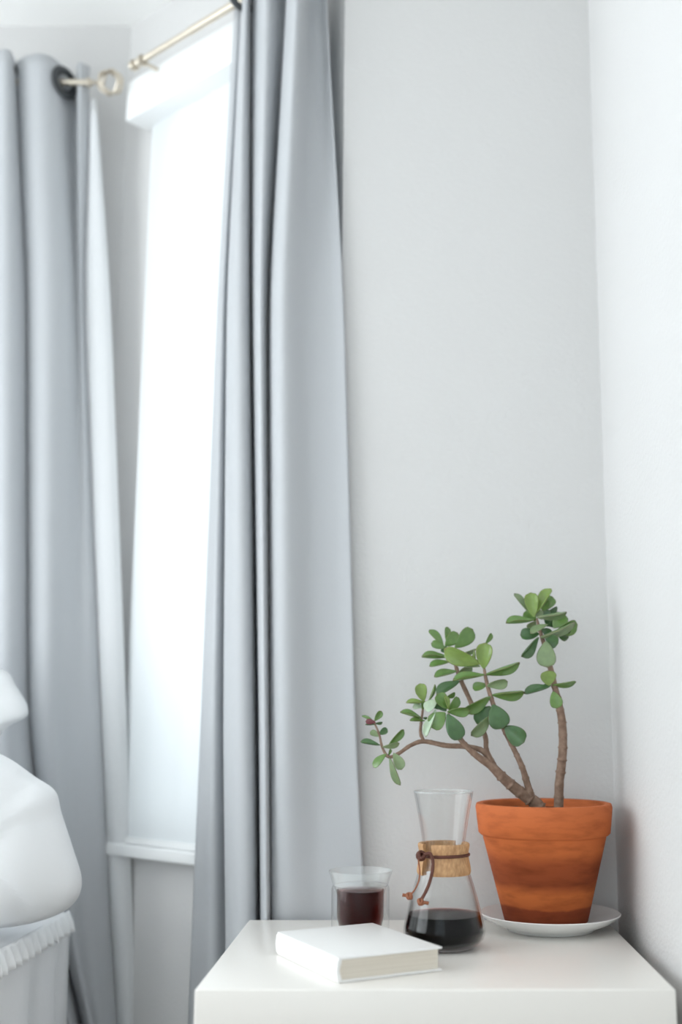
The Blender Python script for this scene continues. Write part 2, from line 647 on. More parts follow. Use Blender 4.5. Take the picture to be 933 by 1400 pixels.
# ------------------------------------------------------------------ roller blinds in the bay windows
def blind(p0, p1, n, hole, label, depth_out=0.062, zlo=2.172, zhi=2.264, over=0.052, end=None):
    a = (p1 - p0).normalized()
    h0, h1, z0, z1 = hole
    T = lambda q: Vector((*(p0 + a * q.x - n * q.y), q.z))
    e = empty('roller_blind', T(Vector(((h0 + h1) / 2, 0, z0))), label, 'blind')
    B().box((h0 - 0.03, -depth_out, zlo), (h1 + over, 0.0, zhi), T, bev=0.004).build('valance', 'trim', e)
    v, f = [], []
    nn = 40
    for i in range(nn + 1):
        x = h0 - 0.018 + (h1 - h0 + 0.036) * i / nn
        y = -0.015 + 0.0015 * math.sin(i * 0.55) + 0.001 * math.sin(i * 1.3)
        for z in (z0 + 0.01, zlo + 0.01):
            v.append(T(Vector((x, y, z))))
    for i in range(nn):
        f.append((2 * i, 2 * i + 1, 2 * i + 3, 2 * i + 2))
    mesh('shade', v, f, 'blind', e)
    B().box((h0 - 0.018, -0.020, z0 + 0.001), (h1 + 0.018, -0.010, z0 + 0.012), T).build('bottom_bar', 'trim', e, smooth=False)


blind(cB, cC, nR, WIN1, 'white roller blind under a boxed valance in the slanted bay window')


# ------------------------------------------------------------------ curtains
def curtain_sheet(rows, pts, p0, n, ztop, zbot, nz=60, per=7, top_wave=0.0):
    """rows: image rows; pts: [(x per row ..., d per row or one d)]; the cloth stands d off the wall line"""
    n3 = Vector((n.x, n.y))
    k0 = n3.dot(p0)
    tracks = []
    for xs, ds in pts:
        if not hasattr(ds, '__len__'): ds = [ds] * len(rows)
        tr = []
        for y, x, d in zip(rows, xs, ds):
            u, dy, dz = ray(x, y)
            t = (k0 + d) / (n3.x * u + n3.y * dy)
            tr.append((CZ + dz * t, u * t, dy * t))
        tr.sort()
        tracks.append(np.array(tr))

    def at(tr, z):
        zz = tr[:, 0]
        if z < zz[0]:
            s = (z - zz[0]) / (zz[1] - zz[0]); s = max(s, -0.35)
            return tr[0, 1:] + (tr[1, 1:] - tr[0, 1:]) * s
        if z > zz[-1]:
            s = 0.4 * (z - zz[-1]) / (zz[-1] - zz[-2])
            return tr[-1, 1:] + (tr[-1, 1:] - tr[-2, 1:]) * s
        return np.array([np.interp(z, zz, tr[:, 1]), np.interp(z, zz, tr[:, 2])])
    v, f = [], []
    m = None
    zs = [zbot + (ztop - zbot) * i / nz for i in range(nz + 1)]
    # smooth the vertical tracks a little
    grid = np.array([[at(tr, z) for tr in tracks] for z in zs])
    for _ in range(6):
        grid[1:-1] = (grid[:-2] + 2 * grid[1:-1] + grid[2:]) / 4
    for i, z in enumerate(zs):
        c = catmull([Vector((q[0], q[1], z)) for q in grid[i]], per)
        m = len(c)
        v += c
    for i in range(nz):
        for k in range(m - 1):
            f.append((i * m + k, i * m + k + 1, (i + 1) * m + k + 1, (i + 1) * m + k))
    return v, f


def solid(o, th):
    md = o.modifiers.new('thickness', 'SOLIDIFY')
    md.thickness = th
    md.offset = 0


# right panel, on the slanted wall
R_ROWS = [0, 400, 1000, 1250]
R_PTS = [((322, 298, 275, 264), (.070, .05, .05, .05)), ((327, 305, 292, 290), .080), ((335, 316, 312, 315), (.068, .04, .04, .04)),
         ((331, 311, 306, 309), .092), ((336, 321, 321, 324), .122), ((341, 338, 344, 347), .105),
         ((345, 345, 354, 356), (.067, .04, .035, .035)), ((346, 346, 355, 357), .092), ((366, 357, 363, 365), .115),
         ((389, 367, 371, 372), .070), ((396, 372, 374, 375), (.066, .04, .03, .03)), ((393, 369, 371, 372), .090),
         ((407, 386, 390, 392), (.125, .115, .10, .088)), ((424, 420, 430, 436), (.070, .07, .06, .052)),
         ((438, 450, 463, 473), (.050, .045, .035, .028)), ((446, 470, 487, 500), (.060, .035, .022, .010))]
e = empty('grommet_curtain', (-0.30, 1.93, 0.0), 'grey-blue curtain panel hanging between the slanted window and the nightstand',
          'curtain', 'grey-blue grommet curtains')
RT = ROD_Z + 0.045
v, f = curtain_sheet(R_ROWS, R_PTS, cB, nR, RT, 0.02)
solid(mesh('panel', v, f, 'curtain', e), 0.0022)
# left panel, on the centre bay wall
L_ROWS = [85, 400, 1000, 1300, 1400]
L_PTS = [((-62, -62, -62, 25, 84), .10), ((-20, -22, -18, 42, 92), .145), ((8, 10, 10, 60, 100), .165),
         ((19, 33, 35, 76, 108), .13), ((25, 41, 43, 86, 114), .065), ((24, 38, 40, 88, 118), .12),
         ((48, 62, 64, 100, 126), .148), ((73, 88, 90, 115, 134), (.132, .13, .125, .12, .12)),
         ((102, 104, 112, 130, 142), (.055, .09, .11, .11, .11)), ((107, 109, 128, 144, 152), (.115, .10, .10, .10, .10)),
         ((123, 114, 138, 152, 160), (.10, .085, .09, .09, .09))]
e2 = empty('grommet_curtain', (-0.85, 2.20, 0.0), 'grey-blue curtain panel with dark grommets hanging behind the white pillows',
           'curtain', 'grey-blue grommet curtains')
v, f = curtain_sheet(L_ROWS, L_PTS, cC, V2(0, -1), ROD_Z + 0.047, 0.02)
solid(mesh('panel', v, f, 'curtain', e2), 0.0022)
v, f = curtain_sheet(L_ROWS, [((110, 100, 126, 142, 150), .055), ((121, 114, 137, 152, 160), .080), ((125, 126, 148, 162, 169), .100),
                              ((127, 140, 161, 172, 178), .104), ((128, 151, 174, 183, 187), .098)], cC, V2(0, -1), ROD_Z - 0.03, 0.02, nz=40)
o = mesh('lining', v, f, 'lining', e2)
o['label'] = 'white lining showing past the edge'
solid(o, 0.0015)
# grommets where the rod threads the left panel
rodY = cC.y - 0.1156
for gx, ax in ((P(89, 113, rodY).x, (0.85, -0.5, 0)), (P(22, 113, rodY).x, (1, -0.1, 0)), (P(-38, 113, rodY).x, (1, 0.9, 0))):
    B().torus((gx, rodY, ROD_Z), ax, 0.0265, 0.0095, flat=0.4).build('grommet', 'grommet', e2)  # real ring, made wider so its dark metal also stands for the shaded hole
rod_d = 0.100
for q in range(3):
    s = 0.03 + 0.06 * q
    pt = cB + aR * (s - 0.02) + nR * rod_d
    B().torus((pt.x, pt.y, ROD_Z), (aR.x + (0.7 if q % 2 else -0.7) * nR.x, aR.y + (0.7 if q % 2 else -0.7) * nR.y, 0), 0.026, 0.0075, flat=0.45).build('grommet', 'grommet', e)

# ------------------------------------------------------------------ curtain rods
R_END = cB + aR * ((P(176, 90, 2.14).xy - cB).dot(aR)) + nR * rod_d
R_START = cB + aR * 0.03 + nR * rod_d
e = empty('curtain_rod', (R_END.x, R_END.y, ROD_Z), 'slim champagne-coloured curtain rod along the slanted bay wall above the valance', 'curtain rod')
z = ROD_Z
B().tube([(R_START.x, R_START.y, z), (R_END.x, R_END.y, z)], 0.0068, 16).build('rod', 'brass', e)
mid = R_END + (R_START - R_END) * 0.42
B().tube([(mid.x, mid.y, z), (R_START.x, R_START.y, z)], 0.0082, 16).build('rod_sleeve', 'brass', e)
for q, (ln, rr) in enumerate(((0.02, 0.0115), (0.036, 0.0095))):
    p = R_END - aR * (0.012 + q * 0.018)
    B().tube([(*(p + aR * 0.006), z), (*(p - aR * 0.004), z)], rr, 16).build('collar', 'brass', e)
bk = R_END - aR * 0.040
g = B()
g.torus((bk.x, bk.y, z - 0.001), (aR.x, aR.y, 0), 0.010, 0.003, 24, 8)
wl = bk - nR * rod_d
g.tube([(*(bk - nR * 0.010), z - 0.004), (*(wl + nR * 0.002), z - 0.004)], 0.004, 10)
g.tube([(*(wl + nR * 0.006), z - 0.004), (*wl, z - 0.004)], 0.016, 20)
g.build('bracket', 'brass', e)

e = empty('curtain_rod', (-0.66, rodY, ROD_Z), 'curtain rod with a round cage finial threaded through the dark grommets', 'curtain rod')
fx = P(151, 113, rodY).x
B().tube([(-2.02, rodY, z), (fx - 0.044, rodY, z)], 0.0068, 16).build('rod', 'brass', e)
g = B()
g.lathe([(0.0, 0), (0.0105, 0.001), (0.0105, 0.005), (0.006, 0.009), (0.0045, 0.016), (0.003, 0.02)], n=20)
g.v = [Vector((fx - 0.050 + p.z, rodY + p.x, z + p.y)) for p in g.v]
fin = g.build('finial_neck', 'brass', e)
g = B()
c0 = (fx, rodY, z)
g.torus(c0, (0, 1, 0), 0.026, 0.0032, 40, 8)
g.torus(c0, (0.9, 1, 0.25), 0.026, 0.0032, 40, 8)
g.torus(c0, (-0.9, 1, -0.25), 0.026, 0.0032, 40, 8)
g.build('cage_finial', 'brass', e)
g = B()
for bx in (-0.80, -1.95):
    g = B()
    g.torus((bx, rodY, z - 0.001), (1, 0, 0), 0.010, 0.003, 24, 8)
    g.tube([(bx, rodY + 0.010, z - 0.004), (bx, cC.y, z - 0.004)], 0.004, 10)
    g.build('bracket', 'brass', e)

# ------------------------------------------------------------------ nightstand
NY0, NY1 = 1.36, 1.815
nx0 = P(266.0, 1352.5, NY0).x
nx1 = P(925.0, 1352.5, NY0).x
nd = empty('nightstand', ((nx0 + nx1) / 2, (NY0 + NY1) / 2, 0), 'white lacquered nightstand with a plain thick top in the corner', 'nightstand')
B().box((nx0, NY0, TABLE_Z - 0.075), (nx1, NY1, TABLE_Z), bev=0.0025).build('top', 'lacquer', nd)
for x0, x1 in ((nx0 + 0.004, nx0 + 0.024), (nx1 - 0.024, nx1 - 0.004)):
    B().box((x0, NY0 + 0.012, 0.0), (x1, NY1 - 0.005, TABLE_Z - 0.0752), bev=0.001).build('side_panel', 'lacquer', nd)
B().box((nx0 + 0.024, NY1 - 0.02, 0.03), (nx1 - 0.024, NY1 - 0.006, TABLE_Z - 0.0752)).build('back_panel', 'lacquer', nd, smooth=False)
for z0, z1 in ((0.05, 0.275), (0.280, 0.518)):
    dr = B().box((nx0 + 0.027, NY0 + 0.008, z0), (nx1 - 0.027, NY0 + 0.026, z1), bev=0.0015).build('drawer', 'lacquer', nd)
    k = B()
    k.lathe([(0.0, 0.0), (0.006, 0.0), (0.006, 0.012), (0.014, 0.016), (0.014, 0.022), (0.010, 0.026), (0.0, 0.027)], n=24)
    k.v = [Vector(((nx0 + nx1) / 2 + q.x, NY0 + 0.008 - q.z, (z0 + z1) / 2 + q.y)) for q in k.v]
    k.build('knob', 'brass', dr)
B().box((nx0 + 0.024, NY0 + 0.03, 0.0), (nx1 - 0.024, NY0 + 0.045, 0.05)).build('plinth', 'lacquer', nd, smooth=False)

# ------------------------------------------------------------------ plate under the pot
PY = 1.735
pc = P(747, 1258, PY)
pm = mpp(1258, PY)
plx = P(752.5, 1258, PY).x
pr = 96.0 * pm
z = TABLE_Z
B().lathe([(0.0001, z + 0.004), (0.055, z + 0.004), (0.058, z + 0.0005), (0.064, z + 0.0005), (0.067, z + 0.004),
           (pr * 0.86, z + 0.0125), (pr * 0.985, z + 0.0215), (pr, z + 0.0235), (pr * 0.985, z + 0.0245),
           (pr * 0.85, z + 0.0165), (0.066, z + 0.0105), (0.0001, z + 0.0105)], (plx, PY), 96).build('plate', 'porcelain')
tag(bpy.data.objects['plate'], 'round white porcelain plate under the terracotta pot', 'plate')

# ------------------------------------------------------------------ potted jade plant
zb = TABLE_Z + 0.0108
zt = zof(1097, PY)
R0 = 57.0 * mpp(1262, PY)
R1 = 93.0 * mpp(1105, PY)
pot_h = zt - zb
px = pc.x
plant = empty('potted_jade_plant', (px, PY, zb), 'jade plant with bare woody stems in a weathered terracotta pot', 'potted plant')
zr = zof(1141, PY)              # underside of the rim band
Rn = R1 - 9.5 * mpp(1141, PY)
M['terracotta'] = terracotta_mat(zb, zt)
prof = [(0.012, zb), (R0 - 0.003, zb), (R0, zb + 0.003), (Rn, zr - 0.002), (Rn + 0.001, zr), (R1 - 0.007, zr + 0.001), (R1 - 0.004, zr + 0.004),
        (R1, zt - 0.006), (R1 - 0.0015, zt - 0.001), (R1 - 0.005, zt), (R1 - 0.0105, zt - 0.001), (R1 - 0.013, zt - 0.005),
        (R1 - 0.017, zt - 0.035), (R0 - 0.01, zb + 0.012), (0.012, zb + 0.012)]
B().lathe(prof, (px, PY), 96, closed=True).build('pot', 'terracotta', plant, sharp=40)
zs = zt - 0.013
g = B()
v, f = [(px, PY, zs)], []
nr_, na = 9, 48
for i in range(1, nr_ + 1):
    r = (R1 - 0.0145) * i / nr_
    for k in range(na):
        a = 2 * math.pi * k / na
        x, y = px + r * math.cos(a), PY + r * math.sin(a)
        v.append((x, y, zs + 0.004 * noise.noise(Vector((x * 60, y * 60, 1)))))
for k in range(na):
    f.append((0, 1 + k, 1 + (k + 1) % na))
for i in range(nr_ - 1):
    for k in range(na):
        f.append((1 + i * na + k, 1 + i * na + (k + 1) % na, 1 + (i + 1) * na + (k + 1) % na, 1 + (i + 1) * na + k))
mesh('soil', v, f, 'soil', plant)

# branches: (frame x, frame y) in the crop [480,790 x0.4073], depth offset in cm from the pot's axis plane, radius in frame px
F0 = lambda x, y: (480 + x * 0.4073, 790 + y * 0.4073)
F1 = lambda x, y: (540 + x * 0.21436, 850 + y * 0.21436)
F2 = lambda x, y: (690 + x * 0.13575, 790 + y * 0.13575)
F3 = lambda x, y: (480 + x * 0.17149, 930 + y * 0.17149)


def branch(name, pts, rings=True):
    c = catmull([Vector((x, y, d)) for x, y, d, r in pts], 9)
    rr = catmull([Vector((r, 0, 0)) for x, y, d, r in pts], 9)
    path, rad = [], []
    acc, last = 0.0, None
    for q, r in zip(c, rr):
        X, Yp = F0(q.x, q.y)
        p = P(X, Yp, PY + q.z * 0.01)
        if last is not None: acc += (p - last).length
        last = p
        path.append(p)
        R = r.x * 0.4073 * 0.88 * mpp(Yp, PY)
        path_r = R * (1 + 0.05 * noise.noise(p * 90))
        rad.append(path_r)
    # resample finely so that leaf-scar rings can swell the stem
    P2, R2 = [], []
    nxt = 0.012
    acc = 0.0
    for i in range(len(path) - 1):
        seg = (path[i + 1] - path[i]).length
        m = max(1, int(seg / 0.0016))
        for k in range(m):
            t = k / m
            s = acc + seg * t
            bump = 0.0
            if rings:
                ph = (s % 0.0185) / 0.0185
                bump = 0.26 * math.exp(-((ph - 0.5) / 0.05) ** 2)
            P2.append(path[i].lerp(path[i + 1], t))
            R2.append((rad[i] * (1 - t) + rad[i + 1] * t) * (1 + bump))
        acc += seg
    P2.append(path[-1]); R2.append(rad[-1] * 0.6)
    return B().tube(P2, R2, 12).build(name, 'bark', plant, sharp=None)


brA = branch('stem', [(640, 790, 0, 26), (618, 755, 0, 25), (560, 713, -.5, 22), (510, 670, -1, 19), (470, 630, -1.5, 16), (420, 595, -2, 12),
                      (372, 547, -2.5, 10), (345, 500, -2.8, 8), (326, 455, -3, 6)])
brB = branch('branch', [(475, 622, -1.5, 11), (440, 580, -1.2, 10.5), (380, 566, -1, 10), (320, 563, -1, 9.5), (245, 549, -1, 8.5), (200, 563, -1, 7.5),
                        (160, 590, -1, 7), (127, 601, -1, 6), (106, 570, -1, 5), (95, 525, -1, 4.2), (80, 490, -1, 3.5), (72, 478, -1, 3)])
brBu = branch('branch', [(245, 549, -1, 7), (234, 520, -1, 6), (236, 485, -1, 5.2), (242, 440, -1, 4), (243, 425, -1, 3)])
brC = branch('branch', [(480, 630, -1, 12), (456, 580, -.5, 10), (452, 535, 0, 9.5), (430, 480, 0.5, 9.5), (395, 400, 1, 9), (370, 345, 1, 8.5),
                        (352, 295, 1, 7), (340, 250, 1, 5), (336, 235, 1, 4)])
brD = branch('branch', [(605, 735, -.5, 15), (592, 690, -.5, 13), (575, 635, -.8, 11), (545, 570, -1, 10), (515, 510, -1.2, 9.5), (488, 450, -1.5, 9),
                        (470, 400, -1.5, 8.5), (455, 345, -1.5, 7), (447, 300, -1.5, 5), (446, 285, -1.5, 4)])
brE = branch('stem', [(696, 800, 0, 19), (698, 760, 0, 18.5), (700, 690, 0, 17.5), (706, 640, 0, 17), (712, 570, 0, 16.5), (710, 490, 0, 15.5),
                      (700, 430, 0, 14), (686, 370, 0, 12), (672, 310, 0, 11), (652, 235, 0, 9), (636, 180, 0, 7), (624, 135, 0, 4)])


def leaf_mesh(arch, cup, seed):
    """unit leaf: along +X length 1, across Y half-width .5, face +Z"""
    rs = random.Random(seed)
    nu, nv = 12, 8
    v, f, mg = [], [], []
    asym = rs.uniform(-0.04, 0.04)
    for side in (1, -1):
        for i in range(nu + 1):
            u = i / nu
            wd = (u ** 0.66) * math.sqrt(max(0.0, 1 - u ** 2.7)) / 0.69
            wd = max(wd, 0.085 if u < 0.3 else 0.012)
            for k in range(nv + 1):
                q = -1 + 2 * k / nv
                qq = math.sin(q * math.pi / 2)
                th = 0.5 * math.sqrt(max(0, 1 - qq * qq)) * (0.55 + 0.45 * math.sin(math.pi * min(1, u * 1.02)))
                z0 = arch * (-(u ** 2)) + cup * (qq * wd * 0.5) ** 2 * 4
                v.append((u, 0.5 * qq * wd + asym * math.sin(u * 3), z0 + side * th * 0.15))
                mg.append(1.0 if abs(qq) > 0.93 or u > 0.985 else 0.0)
    m = nv + 1
    off = (nu + 1) * m
    for i in range(nu):
        for k in range(nv):
            f.append((i * m + k, (i + 1) * m + k, (i + 1) * m + k + 1, i * m + k + 1))
            f.append((off + i * m + k, off + i * m + k + 1, off + (i + 1) * m + k + 1, off + (i + 1) * m + k))
    me = bpy.data.meshes.new('leaf')
    me.from_pydata(v, [], f)
    at = me.attributes.new('margin', 'FLOAT', 'POINT')
    at.data.foreach_set('value', mg)
    bm = bmesh.new()
    bm.from_mesh(me)
    bmesh.ops.remove_doubles(bm, verts=bm.verts, dist=0.0008)
    bmesh.ops.recalc_face_normals(bm, faces=bm.faces)
    bm.to_mesh(me)
    bm.free()
    for p in me.polygons: p.use_smooth = True
    return me


LEAVES = {}
for ci in 'bmdgsr':
    LEAVES[ci] = []
    for s, (ar, cu) in enumerate(((0.10, 0.22), (0.20, 0.12), (-0.08, 0.28))):
        me = leaf_mesh(ar, cu, s)
        me.materials.append(LM[ci])
        LEAVES[ci].append(me)
CAM = Vector((0, 0, CZ))


def leaf(br, F, bx, by, tx, ty, wpx, roll, col, dep, tilt=0.0):
    """wpx: true width in frame px; dep: base depth cm; tilt: how far the tip comes nearer (-) or goes away (+), cm"""
    x0, y0 = F(bx, by)
    x1, y1 = F(tx, ty)
    s = math.hypot(F(1, 0)[0] - F(0, 0)[0], 0)
    p0 = P(x0, y0, PY + dep * 0.01)
    p1 = P(x1, y1, PY + (dep + tilt) * 0.01)
    a = (p1 - p0)
    L = a.length
    a = a / L
    view = (CAM - p0).normalized()
    nrm = (view - a * view.dot(a)).normalized()
    nrm = Matrix.Rotation(math.radians(roll), 3, a) @ nrm
    bin_ = nrm.cross(a)
    W = wpx * s * mpp(y0, PY) * 1.15
    rs = random.Random(int(bx * 7 + by * 13 + tx))
    T = max(0.75 * L, 0.011) * rs.uniform(0.95, 1.1)
    m3 = Matrix((a * L, bin_ * W, nrm * T)).transposed()
    o = bpy.data.objects.new('leaf', LEAVES[col][rs.randrange(3)])
    COL.objects.link(o)
    o.parent = br
    o.matrix_parent_inverse = Matrix.Translation(-WT[br])
    o.matrix_basis = Matrix.Translation(p0) @ m3.to_4x4()


# tall right stem: crown and lower whorl
for a in [(400, 330, 480, 190, 120, 15, 'm', 1, .5), (420, 360, 540, 305, 85, 45, 'd', 1, .5), (330, 430, 195, 355, 110, 25, 'm', 1, .8),
          (320, 440, 235, 510, 90, -20, 'g', .8, .6), (430, 490, 470, 395, 120, 0, 'd', .6, .5), (540, 585, 645, 600, 85, 50, 'd', .5, .5),
          (230, 330, 118, 143, 92, 48, 'g', 0, .2), (300, 395, 262, 150, 140, 5, 'b', -.4, .3), (325, 350, 462, 98, 120, -38, 'b', -.2, .2),
          (305, 420, 15, 468, 105, 62, 'm', -.3, -.3), (330, 400, 632, 368, 120, 64, 'g', -.4, -.4), (495, 505, 612, 365, 150, -8, 'm', -.2, .3),
          (515, 545, 750, 480, 160, 28, 'm', 0, .3), (365, 600, 725, 505, 125, 60, 'g', -.7, -.5), (435, 470, 262, 535, 95, 50, 'g', -.7, -1),
          (350, 565, 158, 580, 125, 22, 'd', 0, .2), (345, 600, 160, 788, 115, -45, 'd', -.5, -.6), (410, 600, 545, 660, 140, 20, 'd', -.5, -.4),
          (420, 640, 432, 895, 188, 6, 'g', -1, -.8), (380, 420, 330, 330, 90, 20, 'g', .2, .3),
          (450, 1085, 440, 935, 165, 20, 'b', -.8, -.4), (462, 1090, 198, 1150, 100, 42, 'd', -.6, -.4), (485, 1080, 728, 1075, 95, 55, 'm', -.5, .1),
          (490, 1145, 535, 1315, 125, -5, 'm', -1.2, -.4), (470, 1080, 390, 1105, 60, 40, 'd', -.3, 0), (440, 480, 560, 430, 110, 30, 'd', .2, .4),
          (395, 340, 425, 225, 110, -15, 'm', .8, .4), (450, 440, 395, 330, 110, 15, 'd', .5, .4), (560, 450, 650, 565, 105, 20, 'd', .4, .3),
          (375, 520, 480, 565, 95, 25, 'd', -.3, -.2), (300, 345, 205, 245, 90, 20, 'g', .6, .4)]:
    leaf(brE, F2, *a)
# branch at the back left with the high rosette
for a in [(310, 152, 228, 42, 62, 40, 'm', 1.2, .3), (325, 165, 230, 140, 55, 20, 'm', 1, -.2), (328, 120, 342, 30, 45, 25, 'm', 1.5, .3),
          (322, 155, 405, 72, 80, 10, 'm', .8, -.2), (385, 165, 503, 48, 100, 12, 'm', 1, 0), (345, 222, 172, 233, 52, 62, 'm', 1, 0),
          (350, 255, 220, 276, 60, 52, 'm', .8, -.3), (395, 315, 250, 342, 62, 48, 'm', .8, -.3), (400, 215, 525, 190, 50, 58, 'm', 1.4, .5),
          (405, 330, 492, 280, 65, 40, 'g', .8, 0), (412, 380, 262, 455, 80, 40, 'd', .6, -.5), (365, 260, 430, 235, 60, 40, 'd', 1.4, .3),
          (345, 200, 300, 165, 50, 20, 'd', 1.4, .3)]:
    leaf(brC, F1, *a)
# middle branch
for a in [(580, 145, 613, 72, 38, 45, 'm', -1, .3), (508, 180, 515, 275, 34, 55, 'b', -1.2, .3), (545, 268, 312, 182, 110, -24, 'b', -1.8, -.5),
          (568, 300, 578, 133, 102, 0, 'b', -2, -.3), (572, 338, 370, 360, 62, 55, 'm', -1.8, -.4), (580, 338, 803, 275, 72, 52, 'm', -1.6, 0),
          (590, 400, 498, 428, 62, 28, 'm', -1, .3), (588, 410, 722, 378, 70, 30, 'g', -2, -.5), (622, 468, 830, 462, 82, 50, 'm', -1.6, 0),
          (612, 478, 448, 575, 84, -38, 'm', -1.8, -.5), (610, 540, 518, 648, 92, 18, 'd', -1.4, 0), (612, 600, 493, 732, 78, -30, 'g', -1.7, -.4),
          (625, 530, 695, 678, 130, -6, 'd', -2.2, -.6), (700, 668, 828, 770, 116, 8, 'd', -1.6, -.3), (545, 285, 440, 270, 55, 50, 'g', -1.4, 0)]:
    leaf(brD, F1, *a)
# front rosette at the end of the main stem
for a in [(330, 485, 388, 458, 42, 45, 'm', -2.2, .3), (330, 570, 260, 500, 66, 10, 'd', -2.8, 0), (335, 590, 424, 750, 104, -6, 'd', -3.6, -.5),
          (322, 580, 232, 672, 108, 8, 'm', -3.4, -.4), (335, 575, 478, 558, 70, 36, 'm', -3.2, 0), (345, 562, 417, 488, 64, 28, 'm', -3, .3),
          (345, 560, 325, 470, 42, 50, 'b', -3.5, -.2), (342, 555, 268, 462, 84, 22, 'm', -3.2, 0), (262, 560, 188, 732, 56, 35, 's', -3.2, -.3),
          (270, 500, 190, 562, 76, 30, 's', -3, 0), (300, 560, 240, 530, 40, 40, 'd', -2.8, 0)]:
    leaf(brA, F1, *a)
for a in [(215, 508, 272, 408, 32, 62, 'm', -1.4, 0), (170, 480, 140, 445, 40, 30, 'm', -.6, .3), (186, 508, 160, 393, 74, 4, 'b', -1.2, 0),
          (198, 516, 72, 508, 44, 58, 'b', -1.2, -.2), (185, 540, 115, 540, 46, 40, 's', -1.2, -.3), (168, 612, 38, 567, 48, 56, 'm', -1.2, -.2),
          (192, 632, 96, 624, 38, 58, 'm', -1.2, -.3), (182, 560, 172, 510, 34, 40, 'm', -1.4, 0), (175, 560, 195, 505, 40, 20, 'b', -1, 0),
          (180, 615, 208, 608, 22, 50, 'd', -1.2, 0)]:
    leaf(brBu, F1, *a)
# drooping tip of the long branch
for a in [(190, 325, 242, 243, 54, 22, 'm', -1, 0), (182, 332, 92, 273, 36, 50, 'm', -1, .2), (198, 335, 118, 328, 42, 8, 'r', -1.3, -.3),
          (198, 350, 116, 359, 32, 55, 'd', -1, 0), (190, 347, 252, 330, 30, 52, 'd', -1, 0), (224, 432, 293, 388, 54, 14, 'd', -1, .1),
          (232, 447, 153, 408, 52, 20, 'g', -1, .1), (232, 517, 77, 482, 52, 40, 'd', -1, 0), (252, 532, 388, 514, 52, 35, 'g', -1.3, -.3),
          (300, 520, 428, 397, 62, 32, 'm', -1, .2), (282, 588, 172, 688, 66, 24, 'm', -1.2, -.2), (308, 615, 386, 842, 62, 34, 'g', -1.1, -.2),
          (340, 580, 405, 716, 84, -8, 'g', -1.4, -.3), (300, 605, 312, 545, 26, 40, 'm', -1, 0)]:
    leaf(brB, F3, *a)

# ------------------------------------------------------------------ pour-over coffee maker
CY = 1.60
cm = mpp(1200, CY)
cc = P(607.5, 1230, CY)
cx = cc.x
cz = lambda y: zof(y, CY)
rp = lambda px_: px_ * cm
cof = empty('coffee_carafe', (cx, CY, TABLE_Z), 'hourglass glass coffee carafe with a wooden collar and leather tie', 'coffee maker')
zB = TABLE_Z + 0.0006
outer = [(rp(1), zB), (rp(36), zB), (rp(42), zB + 0.002), (rp(49), zB + 0.0075), (rp(53.5), cz(1282)), (rp(55.5), cz(1274)), (rp(55), cz(1266)), (rp(52), cz(1252)),
         (rp(46.5), cz(1230)), (rp(40), cz(1207)), (rp(34.5), cz(1190)), (rp(30), cz(1177)), (rp(28), cz(1167)), (rp(28.5), cz(1158)), (rp(31), cz(1140)),
         (rp(35), cz(1115)), (rp(39), cz(1094)), (rp(41.3), cz(1083)), (rp(41.3), cz(1081.6))]


def smooth_prof(p, per=5):
    return [(q.x, q.y) for q in catmull([Vector((r, z, 0)) for r, z in p], per)]


op = smooth_prof(outer[4:-1])
shell = outer[:4] + op + [outer[-1]]
th = 0.0022
inner = [(max(r - th, 0.0008), max(z, zB + th)) for r, z in reversed(shell)]
inner = [(r, z if i else z) for i, (r, z) in enumerate(inner)]
spout = math.radians(-43)
dent = lambda a, z: 1 - 0.055 * math.exp(-(((a - spout + math.pi) % (2 * math.pi) - math.pi) / 0.20) ** 2) * min(1, max(0, (z - cz(1175)) / 0.03))
B().lathe(shell + inner, (cx, CY), 96, dent=dent).build('glass_body', 'carafe_glass', cof, sharp=None)
rim_pts = [(cx + rp(40.2) * dent(a, cz(1082)) * math.sin(a), CY - rp(40.2) * dent(a, cz(1082)) * math.cos(a), cz(1082)) for a in [2 * math.pi * i / 96 for i in range(97)]]
B().tube(rim_pts, 0.0013, 8, cap=False).build('rim', 'whitish', cof, sharp=None)  # bright highlight along the rim put into the colour as diffuse white
zl = cz(1249)
body = [(r - th - 0.0003, z) for r, z in shell if zB + 0.003 < z < zl - 0.001]
cprof = [(0.0003, zB + th + 0.0003), (rp(36) - th, zB + th + 0.0003)] + body
rl = np.interp(zl, [z for r, z in body] + [zl + .01], [r for r, z in body] + [body[-1][0]])
cprof += [(rl - 0.0005, zl), (0.0003, zl)]
B().lathe(cprof, (cx, CY), 96).build('coffee', 'coffee', cof, sharp=50)
# wooden collar: two halves with a gap at the spout and another opposite
rc = [(rp(29.5), cz(1194)), (rp(36.0), cz(1194.5)), (rp(37.2), cz(1191)), (rp(36.6), cz(1184)), (rp(34.6), cz(1175)), (rp(33.8), cz(1169)), (rp(34.2), cz(1163)),
      (rp(35.6), cz(1156)), (rp(35.4), cz(1153)), (rp(34.2), cz(1152)), (rp(30.5), cz(1152.5)), (rp(29.4), cz(1165))]
gap = math.radians(12.5)
for s0 in (spout, spout + math.pi):
    B().lathe(rc, (cx, CY), 40, a0=s0 + gap, a1=s0 + math.pi - gap, closed=True).build('wooden_collar', 'wood', cof, sharp=50)
# leather tie
zc_ = cz(1168.5)
rt = rp(34.6)
ring = [(cx + rt * math.sin(a), CY - rt * math.cos(a), zc_ + 0.0008 * math.sin(a + 0.8)) for a in [spout + 2 * math.pi * i / 72 for i in range(73)]]
tie = B().tube(ring, 0.0021, 10, flat=0.75).build('leather_tie', 'leather', cof, sharp=None)


def at_c(x, y, out=0.0):          # a point on the carafe's front-left skirt plane
    return P(x, y, CY + out)


